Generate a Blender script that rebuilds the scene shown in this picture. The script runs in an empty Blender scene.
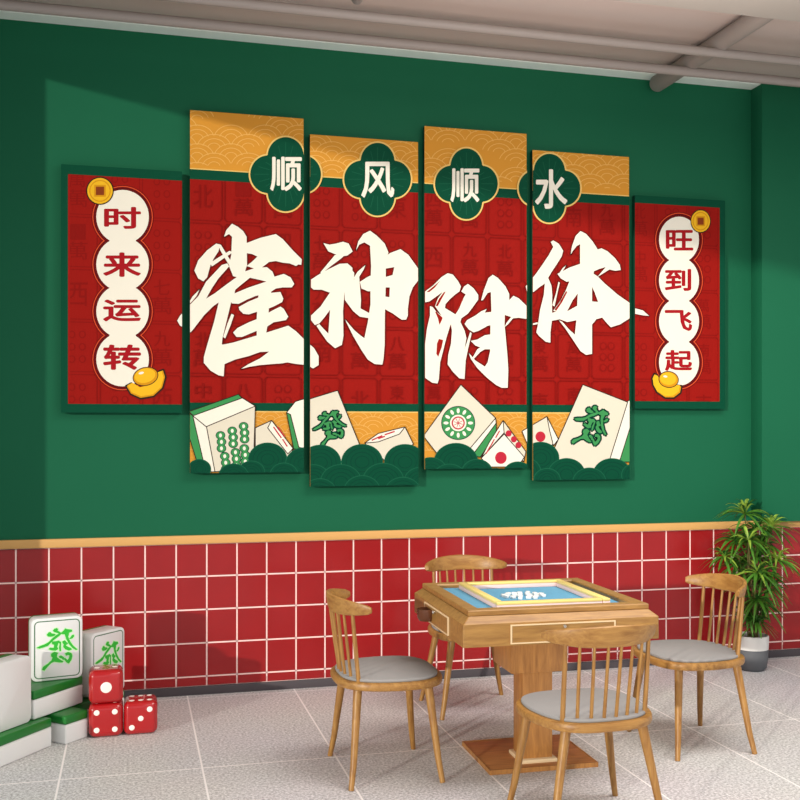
import bpy, bmesh, math, random
from mathutils import Vector, Matrix
from mathutils.geometry import tessellate_polygon
random.seed(7)
R = math.radians
C = bpy.context.scene.collection
sc = bpy.context.scene

# ---------------------------------------------------------------- camera, light, exposure
TH = math.atan(268/1026); CD = 5.88; CH = 1.5
cam = bpy.data.objects.new('camera', bpy.data.cameras.new('camera')); C.objects.link(cam)
cam.location = (0, -CD, CH); cam.rotation_euler = (R(90), 0, -TH)
cam.data.sensor_width = 36; cam.data.lens = 1026/800*36; cam.data.shift_y = 28/800
cam.data.clip_end = 100
sc.camera = cam
world = bpy.data.worlds.new('world'); sc.world = world; world.use_nodes = True
bg = world.node_tree.nodes['Background']
bg.inputs[0].default_value = (0.93, 0.97, 1.0, 1); bg.inputs[1].default_value = 0.80
SUN_DIR = Vector((1.1, 1.0, -0.2145))
sun = bpy.data.objects.new('sun', bpy.data.lights.new('sun', 'SUN')); C.objects.link(sun)
sun.rotation_euler = SUN_DIR.to_track_quat('-Z', 'Y').to_euler(); sun.location = (-4, -6, 4)
sun.data.energy = 2.2; sun.data.angle = R(1.0); sun.data.color = (1.0, 0.95, 0.85)
def area(name, loc, size, size_y, power, col, rot=(0, 0, 0)):
    l = bpy.data.objects.new(name, bpy.data.lights.new(name, 'AREA')); C.objects.link(l)
    l.location = loc; l.rotation_euler = rot
    l.data.shape = 'RECTANGLE'; l.data.size = size; l.data.size_y = size_y
    l.data.energy = power; l.data.color = col
    return l
area('ceiling_lamp_light', (2.6, -2.6, 3.50), 2.6, 1.2, 95, (1.0, 0.97, 0.93))
area('front_fill', (2.2, -5.4, 3.45), 3.5, 1.6, 72, (1.0, 0.98, 0.95))  # unseen fill above the viewer, added for soft light and panel drop shadows
area('ceiling_fill', (1.9, -2.3, 2.75), 2.4, .8, 48, (1.0, 0.86, 0.80), (math.pi, 0, 0))  # unseen fill pointing up, added to brighten the ceiling with a pinkish tint
sc.view_settings.view_transform = 'Standard'; sc.view_settings.look = 'None'
sc.view_settings.exposure = 0.0; sc.view_settings.gamma = 1.0
sc.view_settings.use_curve_mapping = False

# ---------------------------------------------------------------- materials
def srgb(r, g, b):
    f = lambda v: (v/255/12.92) if v/255 <= .04045 else ((v/255+.055)/1.055)**2.4
    return (f(r), f(g), f(b), 1)
def mat(name, col, rough=.5, spec=.4, noise=0, nscale=20, bump=0, bscale=60, coat=0):
    m = bpy.data.materials.new(name); m.use_nodes = True
    nt = m.node_tree; b = nt.nodes['Principled BSDF']
    b.inputs['Base Color'].default_value = col; b.inputs['Roughness'].default_value = rough
    b.inputs['Specular IOR Level'].default_value = spec; b.inputs['Coat Weight'].default_value = coat
    tc = nt.nodes.new('ShaderNodeTexCoord')
    if noise:
        n = nt.nodes.new('ShaderNodeTexNoise'); n.inputs['Scale'].default_value = nscale; n.inputs['Detail'].default_value = 5
        nt.links.new(tc.outputs['Object'], n.inputs['Vector'])
        mx = nt.nodes.new('ShaderNodeMix'); mx.data_type = 'RGBA'
        mx.inputs[6].default_value = tuple(c*(1-noise) for c in col[:3])+(1,)
        mx.inputs[7].default_value = tuple(min(1, c*(1+noise)) for c in col[:3])+(1,)
        nt.links.new(n.outputs['Fac'], mx.inputs[0]); nt.links.new(mx.outputs[2], b.inputs['Base Color'])
    if bump:
        n2 = nt.nodes.new('ShaderNodeTexNoise'); n2.inputs['Scale'].default_value = bscale
        nt.links.new(tc.outputs['Object'], n2.inputs['Vector'])
        bp = nt.nodes.new('ShaderNodeBump'); bp.inputs['Strength'].default_value = bump; bp.inputs['Distance'].default_value = .002
        nt.links.new(n2.outputs['Fac'], bp.inputs['Height']); nt.links.new(bp.outputs[0], b.inputs['Normal'])
    return m
def wood(name, c1, c2, rough=.42, along='x', scale=14):
    m = bpy.data.materials.new(name); m.use_nodes = True
    nt = m.node_tree; b = nt.nodes['Principled BSDF']; b.inputs['Roughness'].default_value = rough
    tc = nt.nodes.new('ShaderNodeTexCoord'); mp = nt.nodes.new('ShaderNodeMapping')
    mp.inputs['Scale'].default_value = {'x': (.12, 1, 1), 'y': (1, .12, 1), 'z': (1, 1, .12)}[along]
    nt.links.new(tc.outputs['Object'], mp.inputs[0])
    n = nt.nodes.new('ShaderNodeTexNoise'); n.inputs['Scale'].default_value = scale*4; n.inputs['Detail'].default_value = 6; n.inputs['Roughness'].default_value = .6
    n.inputs['Distortion'].default_value = .6
    nt.links.new(mp.outputs[0], n.inputs['Vector'])
    cr = nt.nodes.new('ShaderNodeValToRGB'); cr.color_ramp.elements[0].position = .3; cr.color_ramp.elements[1].position = .72
    cr.color_ramp.elements[0].color = c1; cr.color_ramp.elements[1].color = c2
    nt.links.new(n.outputs['Fac'], cr.inputs[0]); nt.links.new(cr.outputs[0], b.inputs['Base Color'])
    return m
M = {}
M['green'] = mat('green_wall_paint', srgb(24, 96, 66), .6, .12, .04, 2.5)
M['ceiling'] = mat('ceiling_paint', srgb(190, 176, 168), .8, .2, .04, 3)
M['beam'] = mat('beam_paint', srgb(165, 160, 152), .8, .2, .03, 3)
M['cornice'] = mat('cornice_paint', srgb(226, 238, 231), .7, .2)
M['pipe'] = mat('pipe_paint', srgb(150, 142, 136), .5, .3)
M['tile'] = mat('red_glazed_tile', srgb(152, 27, 30), .22, .4, .14, 5)
M['grout'] = mat('pink_white_grout', srgb(255, 222, 216), .8, .1)
M['grout_back'] = mat('recess_grout', srgb(120, 40, 38), .8, .1)
M['gold_trim'] = mat('ochre_trim', srgb(214, 164, 98), .5, .3)
M['base'] = mat('dark_baseboard', srgb(78, 72, 76), .6, .3)
M['oak'] = wood('oak_wood', srgb(138, 92, 40), srgb(180, 134, 70))
M['oakz'] = wood('oak_wood_upright', srgb(138, 92, 40), srgb(180, 134, 70), along='z')
M['oak_table'] = wood('table_oak', srgb(136, 95, 46), srgb(176, 132, 70))
M['oak_ped'] = wood('pedestal_oak', srgb(146, 96, 48), srgb(188, 132, 70), along='z')
M['oak_base'] = wood('base_oak', srgb(146, 90, 46), srgb(188, 124, 70))
M['lining'] = mat('pale_edge_lining', srgb(226, 200, 160), .4)
M['cushion'] = mat('grey_seat_fabric', srgb(150, 148, 147), .8, .2, .05, 200, .3, 400)
M['felt'] = mat('blue_felt', srgb(104, 164, 196), .95, .1, .08, 60)
M['tw'] = mat('white_tile_plastic', srgb(236, 236, 234), .3, .5)
M['tg'] = mat('green_tile_plastic', srgb(24, 118, 42), .3, .5)
M['glyph'] = mat('bright_green_ink', srgb(48, 190, 52), .45)
M['halo'] = mat('pale_green_halo_ink', srgb(205, 255, 190), .5)
M['inkline'] = mat('dark_green_line_ink', srgb(52, 110, 66), .5)
M['die'] = mat('red_die_plastic', srgb(176, 22, 27), .15, .5, coat=.5)
M['pip'] = mat('white_pip', srgb(252, 244, 236), .4)
M['pot_w'] = mat('white_pot_glaze', srgb(222, 220, 216), .5)
M['pot_g'] = mat('grey_pot_glaze', srgb(92, 94, 98), .6)
M['soil'] = mat('potting_soil', srgb(60, 44, 32), .95, .1, .4, 80)
M['leafa'] = mat('leaf_green', srgb(72, 124, 36), .45, .4, .35, 9)
M['leafb'] = mat('leaf_dark', srgb(38, 82, 26), .45, .4, .35, 9)
M['leafc'] = mat('leaf_light', srgb(140, 172, 62), .45, .4, .3, 9)
M['stem'] = mat('cane_stem', srgb(96, 88, 44), .7)
M['metal'] = mat('bright_metal', srgb(220, 215, 205), .2, .6); M['metal'].node_tree.nodes['Principled BSDF'].inputs['Metallic'].default_value = .9
M['cup'] = mat('brown_smoked_plastic', srgb(96, 56, 36), .25)
M['rackwall'] = mat('pale_pink_rail', srgb(238, 205, 200), .35)
M['racktop'] = mat('pale_yellow_rail', srgb(240, 214, 130), .35)
# inks of the printed panels
def ink(name, r, g, b): M[name] = mat(name+'_ink', srgb(r, g, b), .65, .08)
ink('p_red', 147, 21, 14); ink('p_reddark', 133, 17, 12); ink('p_gold', 208, 144, 52); ink('p_goldlight', 224, 172, 92)
ink('p_green', 4, 70, 48); ink('p_greendark', 4, 60, 44); ink('p_greenline', 24, 92, 66); ink('p_white', 234, 228, 212)
ink('p_outline', 96, 14, 16); ink('p_orange', 215, 76, 40); ink('p_glyphred', 160, 22, 30); ink('p_edge', 226, 190, 110)
ink('p_black', 46, 34, 28); ink('p_yellow', 232, 178, 36); ink('p_yellowdark', 206, 142, 24); ink('p_brown', 132, 58, 24)
ink('p_cream', 216, 208, 188); ink('p_tilegreen', 60, 140, 80); ink('p_dotred', 182, 40, 58); ink('p_side', 18, 70, 52)
# floor
def floor_mat():
    m = bpy.data.materials.new('speckled_grey_tile'); m.use_nodes = True
    nt = m.node_tree; b = nt.nodes['Principled BSDF']; b.inputs['Roughness'].default_value = .55; b.inputs['Specular IOR Level'].default_value = .3
    tc = nt.nodes.new('ShaderNodeTexCoord')
    mp = nt.nodes.new('ShaderNodeMapping'); mp.inputs['Location'].default_value = (.3+6, 1.28+1.2*20, 0)
    nt.links.new(tc.outputs['Object'], mp.inputs[0])
    br = nt.nodes.new('ShaderNodeTexBrick'); br.offset = 0; br.squash = 1
    for k, v in (('Scale', 1), ('Mortar Size', .0045), ('Mortar Smooth', .1), ('Brick Width', .6), ('Row Height', 1.2)): br.inputs[k].default_value = v
    nt.links.new(mp.outputs[0], br.inputs['Vector'])
    n = nt.nodes.new('ShaderNodeTexNoise'); n.inputs['Scale'].default_value = 85; n.inputs['Detail'].default_value = 3; n.inputs['Roughness'].default_value = .7
    nt.links.new(tc.outputs['Object'], n.inputs['Vector'])
    cr = nt.nodes.new('ShaderNodeValToRGB'); cr.color_ramp.elements[0].position = .36; cr.color_ramp.elements[1].position = .64
    cr.color_ramp.elements[0].color = srgb(166, 163, 163); cr.color_ramp.elements[1].color = srgb(240, 238, 238)
    nt.links.new(n.outputs['Fac'], cr.inputs[0])
    n3 = nt.nodes.new('ShaderNodeTexNoise'); n3.inputs['Scale'].default_value = 1.3
    nt.links.new(tc.outputs['Object'], n3.inputs['Vector'])
    mx2 = nt.nodes.new('ShaderNodeMix'); mx2.data_type = 'RGBA'; mx2.blend_type = 'MULTIPLY'; mx2.inputs[0].default_value = .12
    nt.links.new(cr.outputs[0], mx2.inputs[6]); nt.links.new(n3.outputs['Color'], mx2.inputs[7])
    mx = nt.nodes.new('ShaderNodeMix'); mx.data_type = 'RGBA'; mx.inputs[7].default_value = srgb(246, 242, 240)
    nt.links.new(br.outputs['Fac'], mx.inputs[0]); nt.links.new(mx2.outputs[2], mx.inputs[6])
    nt.links.new(mx.outputs[2], b.inputs['Base Color'])
    return m
M['floor'] = floor_mat()

# ---------------------------------------------------------------- helpers
def link(name, me, parent=None):
    o = bpy.data.objects.new(name, me); C.objects.link(o)
    if parent: o.parent = parent
    return o
def thing(name, label, cat, loc=(0, 0, 0), rz=0, group=None):
    o = bpy.data.objects.new(name, None); C.objects.link(o); o.empty_display_size = .1
    o.location = loc; o.rotation_euler = (0, 0, rz); o['label'] = label; o['category'] = cat
    if group: o['group'] = group
    return o
def tag(o, label, cat, group=None):
    o['label'] = label; o['category'] = cat
    if group: o['group'] = group
    return o
class MB:
    def __init__(s): s.v = []; s.f = []; s.m = []
    def add(s, vs, fs, mi=0):
        k = len(s.v); s.v += [tuple(v) for v in vs]
        for f in fs: s.f.append(tuple(i+k for i in f)); s.m.append(mi)
        return s
    def box(s, lo, hi, mi=0, bev=0, xf=None, seg=2):
        bm = bmesh.new(); bmesh.ops.create_cube(bm, size=1)
        for v in bm.verts:
            v.co = Vector([(lo[i]+hi[i])/2+v.co[i]*(hi[i]-lo[i]) for i in range(3)])
        if bev: bmesh.ops.bevel(bm, geom=list(bm.edges), offset=bev, segments=seg, profile=.5, affect='EDGES')
        return s.bm(bm, mi, xf)
    def bm(s, bm, mi=0, xf=None):
        bm.verts.index_update()
        vs = [(xf @ v.co) if xf else v.co.copy() for v in bm.verts]
        s.add(vs, [[v.index for v in f.verts] for f in bm.faces], mi); bm.free(); return s
    def tube(s, pts, rads, n=12, mi=0, cap=True, sx=1):
        pts = [Vector(p) for p in pts]
        if not hasattr(rads, '__len__'): rads = [rads]*len(pts)
        rings = []; up = None
        for i, p in enumerate(pts):
            d = (pts[min(i+1, len(pts)-1)]-pts[max(i-1, 0)]).normalized()
            if up is None: up = Vector((0, 0, 1)) if abs(d.z) < .9 else Vector((1, 0, 0))
            a = d.cross(up).normalized(); b2 = a.cross(d).normalized(); up = b2
            rings.append([p+(a*math.cos(t)*sx+b2*math.sin(t))*rads[i] for t in [2*math.pi*k/n for k in range(n)]])
        vs = [v for r in rings for v in r]; fs = []
        for i in range(len(rings)-1):
            for k in range(n):
                fs.append((i*n+k, i*n+(k+1) % n, (i+1)*n+(k+1) % n, (i+1)*n+k))
        if cap: fs.append(tuple(range(n))[::-1]); fs.append(tuple((len(rings)-1)*n+k for k in range(n)))
        return s.add(vs, fs, mi)
    def lathe(s, prof, n=40, mi=0, c=(0, 0, 0)):
        vs = []; fs = []
        for r, z in prof:
            for k in range(n):
                t = 2*math.pi*k/n; vs.append((c[0]+r*math.cos(t), c[1]+r*math.sin(t), c[2]+z))
        for i in range(len(prof)-1):
            for k in range(n): fs.append((i*n+k, i*n+(k+1) % n, (i+1)*n+(k+1) % n, (i+1)*n+k))
        return s.add(vs, fs, mi)
    def slab(s, outline, z0, z1, bev=.004, mi=0):
        n = len(outline); cx = sum(p[0] for p in outline)/n; cy = sum(p[1] for p in outline)/n
        def ring(z, ins):
            out = []
            for x, y in outline:
                l = math.hypot(x-cx, y-cy) or 1; k = (l-ins)/l
                out.append((cx+(x-cx)*k, cy+(y-cy)*k, z))
            return out
        rs = [ring(z0, bev), ring(z0+bev*.3, bev*.3), ring(z0+bev, 0), ring(z1-bev, 0), ring(z1-bev*.3, bev*.3), ring(z1, bev)]
        vs = [v for r in rs for v in r]; fs = []
        for i in range(5):
            for k in range(n): fs.append((i*n+k, i*n+(k+1) % n, (i+1)*n+(k+1) % n, (i+1)*n+k))
        fs.append(tuple(range(n))[::-1]); fs.append(tuple(5*n+k for k in range(n)))
        return s.add(vs, fs, mi)
    def build(s, name, mats, parent=None, smooth=40):
        me = bpy.data.meshes.new(name); me.from_pydata(s.v, [], s.f)
        if not isinstance(mats, (list, tuple)): mats = [mats]
        for m in mats: me.materials.append(M[m])
        me.polygons.foreach_set('material_index', s.m)
        if smooth:
            me.shade_smooth(); me.set_sharp_from_angle(angle=R(smooth))
        me.update()
        bm = bmesh.new(); bm.from_mesh(me); bmesh.ops.recalc_face_normals(bm, faces=bm.faces) if smooth != 1 else None
        bm.to_mesh(me); bm.free()
        return link(name, me, parent)
def copy_tree(o, parent=None):
    c = o.copy(); C.objects.link(c); c.parent = parent
    for ch in list(o.children): copy_tree(ch, c)
    return c
def struct(o): o['kind'] = 'structure'; return o

# ---------------------------------------------------------------- the room
WT = 3.72      # ceiling height
struct(MB().box((-1.5, -8.6, -.1), (7.0, .2, 0)).build('floor', 'floor'))
struct(MB().box((-1.5, 0, 0), (7.0, .2, WT+.25)).build('wall_back', 'green'))
# left wall: the opening runs from near the back wall towards the front, full height of a glass front
w = MB(); w.box((-1.5, -.771, 0), (-1.3, 0, WT)); w.box((-1.5, -8.6, 3.60), (-1.3, -.771, WT)); w.box((-1.5, -8.6, 0), (-1.3, -8.2, 3.60))
struct(w.build('wall_left', 'green'))
struct(MB().box((-1.5, -8.6, WT), (7.0, 0, WT+.2)).build('ceiling', 'ceiling'))
struct(MB().box((-1.3, -2.0, 3.60), (7.0, -1.27, WT)).build('ceiling_beam', 'beam'))
struct(MB().box((-1.3, -.105, 3.700), (3.896, 0, WT)).build('trim_cornice', 'cornice'))
struct(MB().box((3.896, -.12, .899), (7.0, 0, WT), bev=.002).build('wall_pilaster', 'green'))
struct(MB().box((-1.3, -.024, .85), (7.0, 0, .897), bev=.003).build('trim_dado', 'gold_trim'))
struct(MB().box((-1.3, -.016, 0), (7.0, 0, .047), bev=.002).build('baseboard_back', 'base'))
t = MB(); t.box((-1.3, -.004, .047), (7.0, 0, .85), 1)
PX, PZ = .1689, .188
zs = [.853, .665, .478, .290, .102, .047]
g = .0072
k0 = int((-1.3-.07)/PX)
for j in range(5):
    z1, z0 = min(zs[j], .85), zs[j+1]
    for k in range(k0, 42):
        x0 = .07+k*PX; x1 = x0+PX
        if x0 < -1.3: continue
        t.box((x0+g*.6, -.010, z0+g*.6), (x1-g*.6, -.003, z1-g*.6), 0, .0012, seg=1)
for k in range(k0, 43):                                     # flush joint strips
    x = .07+k*PX
    if x > -1.29: t.box((x-g*.62, -.0075, .08), (x+g*.62, -.002, .85), 1)
for z in zs[1:5]: t.box((-1.3, -.0075, z-g*.62), (7.0, -.002, z+g*.62), 1)
struct(t.build('wall_tiles', ['tile', 'grout'], smooth=0))
# exposed pipes under the ceiling
def at_floor(u, v, z):
    a = (u-400)/1026; b = (428-v)/1026; s_, c_ = math.sin(TH), math.cos(TH)
    r = (s_+a*c_, c_-a*s_, b); q = (z-CH)/r[2]; return q*r[0], -CD+q*r[1]
def at_wall(u, v, y):
    a = (u-400)/1026; b = (428-v)/1026; s_, c_ = math.sin(TH), math.cos(TH)
    q = (y+CD)/(c_-a*s_); return q*(s_+a*c_), CH+q*b
y1 = at_floor(400, 43.5, 3.60)[1]; y2 = at_floor(400, 20, 3.60)[1]
tag(MB().tube([(-1.29, y1, 3.60), (6.9, y1, 3.60)], .027, 16).build('ceiling_pipe', 'pipe'), 'long grey pipe under the ceiling closest to the green wall', 'pipe', 'long ceiling pipes')
tag(MB().tube([(-1.29, y2, 3.60), (6.9, y2, 3.60)], .025, 16).build('ceiling_pipe', 'pipe'), 'long grey pipe under the ceiling farther from the green wall', 'pipe', 'long ceiling pipes')
def duct(x, ya, yb, z, r, label):
    q = MB(); q.tube([(x, ya+r*.45, z), (x, ya+r*.3, z), (x, ya, z), (x, yb, z)], [r*.55, r*.85, r, r], 24)
    return tag(q.build('cross_tube', 'pipe'), label, 'tube', 'short tubes across the ceiling')
duct(3.19, -.055, -1.30, 3.662, .052, 'thick grey round-ended tube crossing both ceiling pipes near the pilaster')
duct(1.10, y2-.03, -1.30, 3.672, .03, 'short grey tube above the middle wall panels, running into the beam')
# ---------------------------------------------------------------- the printed wall panels
FY = -.050                      # front plane of the panels
class Art:
    """flat inks laid on a panel face; points are given on the face plane and cut to the panel's edge"""
    def __init__(s, rect): s.rect = rect; s.zone = rect; s.parts = {}; s.n = 0
    def tris(s, pts):
        vs = [Vector((p[0], p[1], 0)) for p in pts]
        return [[pts[i] for i in t] for t in tessellate_polygon([vs])]
    def put(s, part, ink, world_tris):
        x0, z0, x1, z1 = s.zone; s.n += 1; y = FY-.0003-.000022*s.n
        d = s.parts.setdefault(part, (MB(), []))
        if ink not in d[1]: d[1].append(ink)
        mi = d[1].index(ink)
        for tr in world_tris:
            poly = list(tr)
            for ax, val, sg in ((0, x0, 1), (0, x1, -1), (1, z0, 1), (1, z1, -1)):
                out = []
                for i in range(len(poly)):
                    a, b = poly[i-1], poly[i]; ia = (a[ax]-val)*sg >= 0; ib = (b[ax]-val)*sg >= 0
                    if ia != ib:
                        k = (val-a[ax])/(b[ax]-a[ax]); out.append((a[0]+(b[0]-a[0])*k, a[1]+(b[1]-a[1])*k))
                    if ib: out.append(b)
                poly = out
                if not poly: break
            if len(poly) >= 3:
                ar = sum(poly[i-1][0]*poly[i][1]-poly[i][0]*poly[i-1][1] for i in range(len(poly)))
                if abs(ar) < 1e-9: continue
                if ar < 0: poly = poly[::-1]
                d[0].add([(p[0], y, p[1]) for p in poly], [tuple(range(len(poly)))], mi)
    def hits(s, pts):
        w = [at_wall(u, v, FY) for u, v in (pts[0], pts[-1])]
        W = [at_wall(u, v, FY) for u, v in pts]
        return not (max(p[0] for p in W) < s.rect[0] or min(p[0] for p in W) > s.rect[2] or max(p[1] for p in W) < s.rect[1] or min(p[1] for p in W) > s.rect[3])
    def poly(s, part, ink, pts):
        if s.hits(pts):
            s.put(part, ink, [[at_wall(u, v, FY) for u, v in t] for t in s.tris(pts)])
    def ell(s, part, ink, c, rx, ry, rot=0, n=40):
        cr, sr = math.cos(rot), math.sin(rot)
        s.poly(part, ink, [(c[0]+rx*math.cos(t)*cr-ry*math.sin(t)*sr, c[1]+rx*math.cos(t)*sr+ry*math.sin(t)*cr) for t in [2*math.pi*k/n for k in range(n)]])
    def line(s, part, ink, pts, w, closed=False):
        if not s.hits(pts): return
        P = list(pts)+([pts[0]] if closed else []); tr = []
        for i in range(len(P)-1):
            (ax, ay), (bx, by) = P[i], P[i+1]; l = math.hypot(bx-ax, by-ay)
            if l < 1e-6: continue
            dx, dy = (bx-ax)/l, (by-ay)/l; nx, ny = -dy*w/2, dx*w/2; e = w*.1
            a = (ax-dx*e, ay-dy*e); b = (bx+dx*e, by+dy*e)
            q = [(a[0]+nx, a[1]+ny), (b[0]+nx, b[1]+ny), (b[0]-nx, b[1]-ny), (a[0]-nx, a[1]-ny)]
            tr += [[q[0], q[1], q[2]], [q[0], q[2], q[3]]]
        s.put(part, ink, [[at_wall(u, v, FY) for u, v in t] for t in tr])
    def text(s, part, ink, ch, box, bold=.02, rot=0):
        x0, y0, x1, y1 = box
        for tr in glyph_tris(ch, bold): s.text1(part, ink, tr, box, rot)
    def text1(s, part, ink, tr, box, rot):
        x0, y0, x1, y1 = box; cx, cy = (x0+x1)/2, (y0+y1)/2; out = []
        for t_ in tr:
            o = []
            for a, b in t_:
                u = x0+a*(x1-x0); v = y1-b*(y1-y0)
                if rot: du, dv = u-cx, v-cy; u, v = cx+du*math.cos(rot)-dv*math.sin(rot), cy+du*math.sin(rot)+dv*math.cos(rot)
                o.append((u, v))
            out.append(o)
        if s.hits([(x0, y0), (x1, y1)]): s.put(part, ink, [[at_wall(u, v, FY) for u, v in t_] for t_ in out])
_gc = {}
def glyph_tris(ch, bold):
    if (ch, bold) in _gc: return _gc[(ch, bold)]
    cu = bpy.data.curves.new('glyph', 'FONT'); cu.body = ch; cu.size = 1; cu.offset = 0; cu.resolution_u = 3
    o = bpy.data.objects.new('glyph', cu); C.objects.link(o)
    dg = bpy.context.evaluated_depsgraph_get(); me = o.evaluated_get(dg).to_mesh(); me.calc_loop_triangles()
    V = [v.co.copy() for v in me.vertices]; T = [tuple(t_.vertices) for t_ in me.loop_triangles]
    o.evaluated_get(dg).to_mesh_clear(); C.objects.unlink(o); bpy.data.objects.remove(o); bpy.data.curves.remove(cu)
    xa, xb = min(v.x for v in V), max(v.x for v in V); ya, yb = min(v.y for v in V), max(v.y for v in V)
    r = [[((V[i].x-xa)/(xb-xa), (V[i].y-ya)/(yb-ya)) for i in t_] for t_ in T]
    if bold:
        b = bold; base = r; r = []
        for dx, dy in ((0, 0), (b, 0), (-b, 0), (0, b), (0, -b), (b*.7, b*.7), (-b*.7, b*.7), (b*.7, -b*.7), (-b*.7, -b*.7)): r.append([[(x*(1-2*b)+b+dx, y*(1-2*b)+b+dy) for x, y in t_] for t_ in base])
    else: r = [r]
    _gc[(ch, bold)] = r; return r
def rs(pts, ox, oy, k): return [(ox+x/k, oy+y/k) for x, y in pts]

# brush characters, outlines of their strokes
K = 4.447
QUE = [rs(p, 170, 210, K) for p in (
 [(108,270),(125,225),(165,180),(205,150),(222,155),(215,185),(195,215),(180,245),(165,300),(148,318),(125,305)],
 [(215,152),(226,156),(262,215),(280,240),(268,255),(240,210),(222,178)],
 [(178,236),(215,212),(265,182),(278,190),(240,215),(186,252)],
 [(240,120),(250,90),(275,62),(300,75),(325,95),(340,120),(342,245),(330,285),(300,300),(280,295),(262,250),(272,200),(275,120),(262,108)],
 [(335,150),(400,125),(470,108),(500,130),(545,180),(585,220),(583,245),(570,243),(560,250),(530,238),(500,235),(470,228),(440,232),(410,255),(395,268),(340,250),(365,230),(388,208),(365,197),(335,192)],
 [(430,255),(455,275),(465,300),(440,322),(400,312),(355,302),(320,330),(290,355),(285,375),(270,400),(225,405),(190,430),(150,470),(100,535),(90,545),(60,522),(45,515),(32,492),(45,470),(85,425),(125,385),(160,320),(230,245),(255,238),(262,252),(215,305),(185,350),(160,395),(200,370),(260,325),(330,275),(380,258)],
 [(220,395),(275,395),(262,450),(245,520),(233,570),(230,598),(248,603),(238,740),(215,735),(180,715),(150,680),(150,655),(165,600),(195,500)],
 [(268,405),(285,372),(350,345),(410,325),(440,315),(455,300),(505,285),(535,300),(552,330),(540,345),(500,345),(470,350),(440,370),(380,383),(340,400),(305,418),(275,416)],
 [(305,432),(350,407),(400,387),(440,370),(490,365),(503,395),(498,410),(460,430),(420,445),(380,455),(350,465),(325,462),(308,445)],
 [(280,545),(300,525),(350,500),(400,480),(450,450),(490,430),(505,440),(525,475),(515,490),(460,500),(430,520),(380,540),(320,565),(295,565)],
 [(400,330),(455,330),(440,420),(435,500),(425,560),(385,570),(385,480),(390,400)],
 [(230,600),(280,590),(380,560),(430,545),(525,515),(560,540),(595,575),(640,615),(660,650),(660,690),(635,705),(610,690),(560,685),(520,678),(500,682),(460,685),(400,690),(355,697),(315,707),(350,685),(400,660),(440,630),(400,632),(350,650),(290,665),(232,690)],
 [(236,565),(255,505),(273,462),(284,468),(270,510),(245,572)],
 [(85,410),(100,385),(130,355),(120,380),(100,405),(85,420)])]
K = 4.446
SHEN = [rs(p, 300, 210, K) for p in (
 [(103,148),(130,155),(160,150),(190,142),(215,150),(233,185),(210,203),(180,208),(150,195),(125,185)],
 [(155,200),(195,203),(185,214),(130,255),(95,285),(90,278)],
 [(48,310),(90,283),(130,262),(175,240),(210,238),(232,258),(232,290),(215,320),(198,345),(192,370),(150,420),(110,475),(85,505),(65,512),(48,490),(48,470),(90,430),(132,368),(95,355),(60,355),(48,345)],
 [(198,345),(190,450),(192,560),(185,600),(155,615),(120,585),(95,550),(72,515),(85,508),(105,530),(125,550),(132,450),(140,390)],
 [(198,400),(196,350),(215,315),(228,290),(225,262),(240,280),(238,310),(262,298),(266,350),(270,400),(268,438),(312,462),(312,482),(265,475),(235,450)],
 [(236,305),(255,275),(290,245),(282,265),(262,298),(250,312)],
 [(248,180),(258,140),(280,108),(310,93),(340,115),(375,150),(392,190),(380,220),(380,330),(376,470),(375,600),(370,660),(365,688),(330,685),(300,665),(270,620),(235,560),(205,500),(200,488),(240,535),(270,560),(285,570),(300,500),(312,420),(312,330),(315,250),(310,160),(285,145),(262,155)],
 [(265,320),(300,298),(318,290),(318,362),(300,362),(285,355),(272,350)],
 [(374,210),(400,192),(445,175),(480,200),(523,260),(523,315),(500,345),(485,385),(478,440),(478,470),(470,488),(450,488),(410,460),(374,440),(374,385),(396,388),(398,345),(374,345),(374,300),(410,290),(418,255),(374,262)])]
K = 5.333
FU = [rs(p, 415, 250, K) for p in (
 [(52,222),(95,190),(140,145),(172,125),(200,132),(228,168),(243,195),(235,222),(212,238),(185,262),(160,290),(158,310),(215,345),(205,375),(185,405),(165,470),(150,530),(132,600),(125,690),(118,712),(90,708),(52,682),(52,500),(62,420),(78,350),(78,300),(92,305),(112,330),(140,352),(115,315),(105,300),(120,260),(145,225),(110,250),(75,275),(52,280)],
 [(210,350),(235,310),(255,260),(268,238),(245,222),(260,195),(280,182),(310,205),(335,240),(335,265),(310,300),(280,340),(245,365),(240,385),(262,430),(272,470),(262,530),(292,438),(300,445),(280,530),(268,590),(262,688),(235,685),(200,650),(172,610),(175,560),(190,500),(195,430),(190,400)],
 [(350,270),(365,215),(390,150),(412,133),(440,150),(480,195),(500,235),(500,265),(478,300),(475,400),(480,450),(490,560),(495,640),(492,735),(460,735),(430,720),(380,680),(330,630),(295,580),(285,550),(320,590),(370,622),(385,600),(398,540),(400,400),(405,320),(402,225),(385,230),(360,268)],
 [(470,290),(500,268),(522,245),(550,258),(592,298),(592,368),(550,362),(520,365),(495,395),(475,412),(485,390),(510,358),(470,345)],
 [(262,395),(275,375),(320,350),(350,328),(380,315),(370,335),(412,330),(412,400),(385,405),(340,430),(310,440),(285,425)],
 [(295,485),(330,478),(370,455),(405,450),(405,530),(370,530),(345,545),(310,582),(304,575),(330,530),(345,520),(320,510)])]
FUCUT = [rs(p, 415, 250, K) for p in (
 [(108,300),(125,262),(150,228),(162,222),(140,262),(120,300)],
 [(205,332),(228,296),(252,255),(256,262),(235,302),(213,338)],
 [(128,400),(120,365),(105,330),(112,330),(145,362),(140,378)],
 [(112,555),(115,500),(125,475),(148,480),(140,520),(122,570)],
 [(60,225),(100,192),(132,165),(105,200),(75,225)])]
K = 5.336
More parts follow.
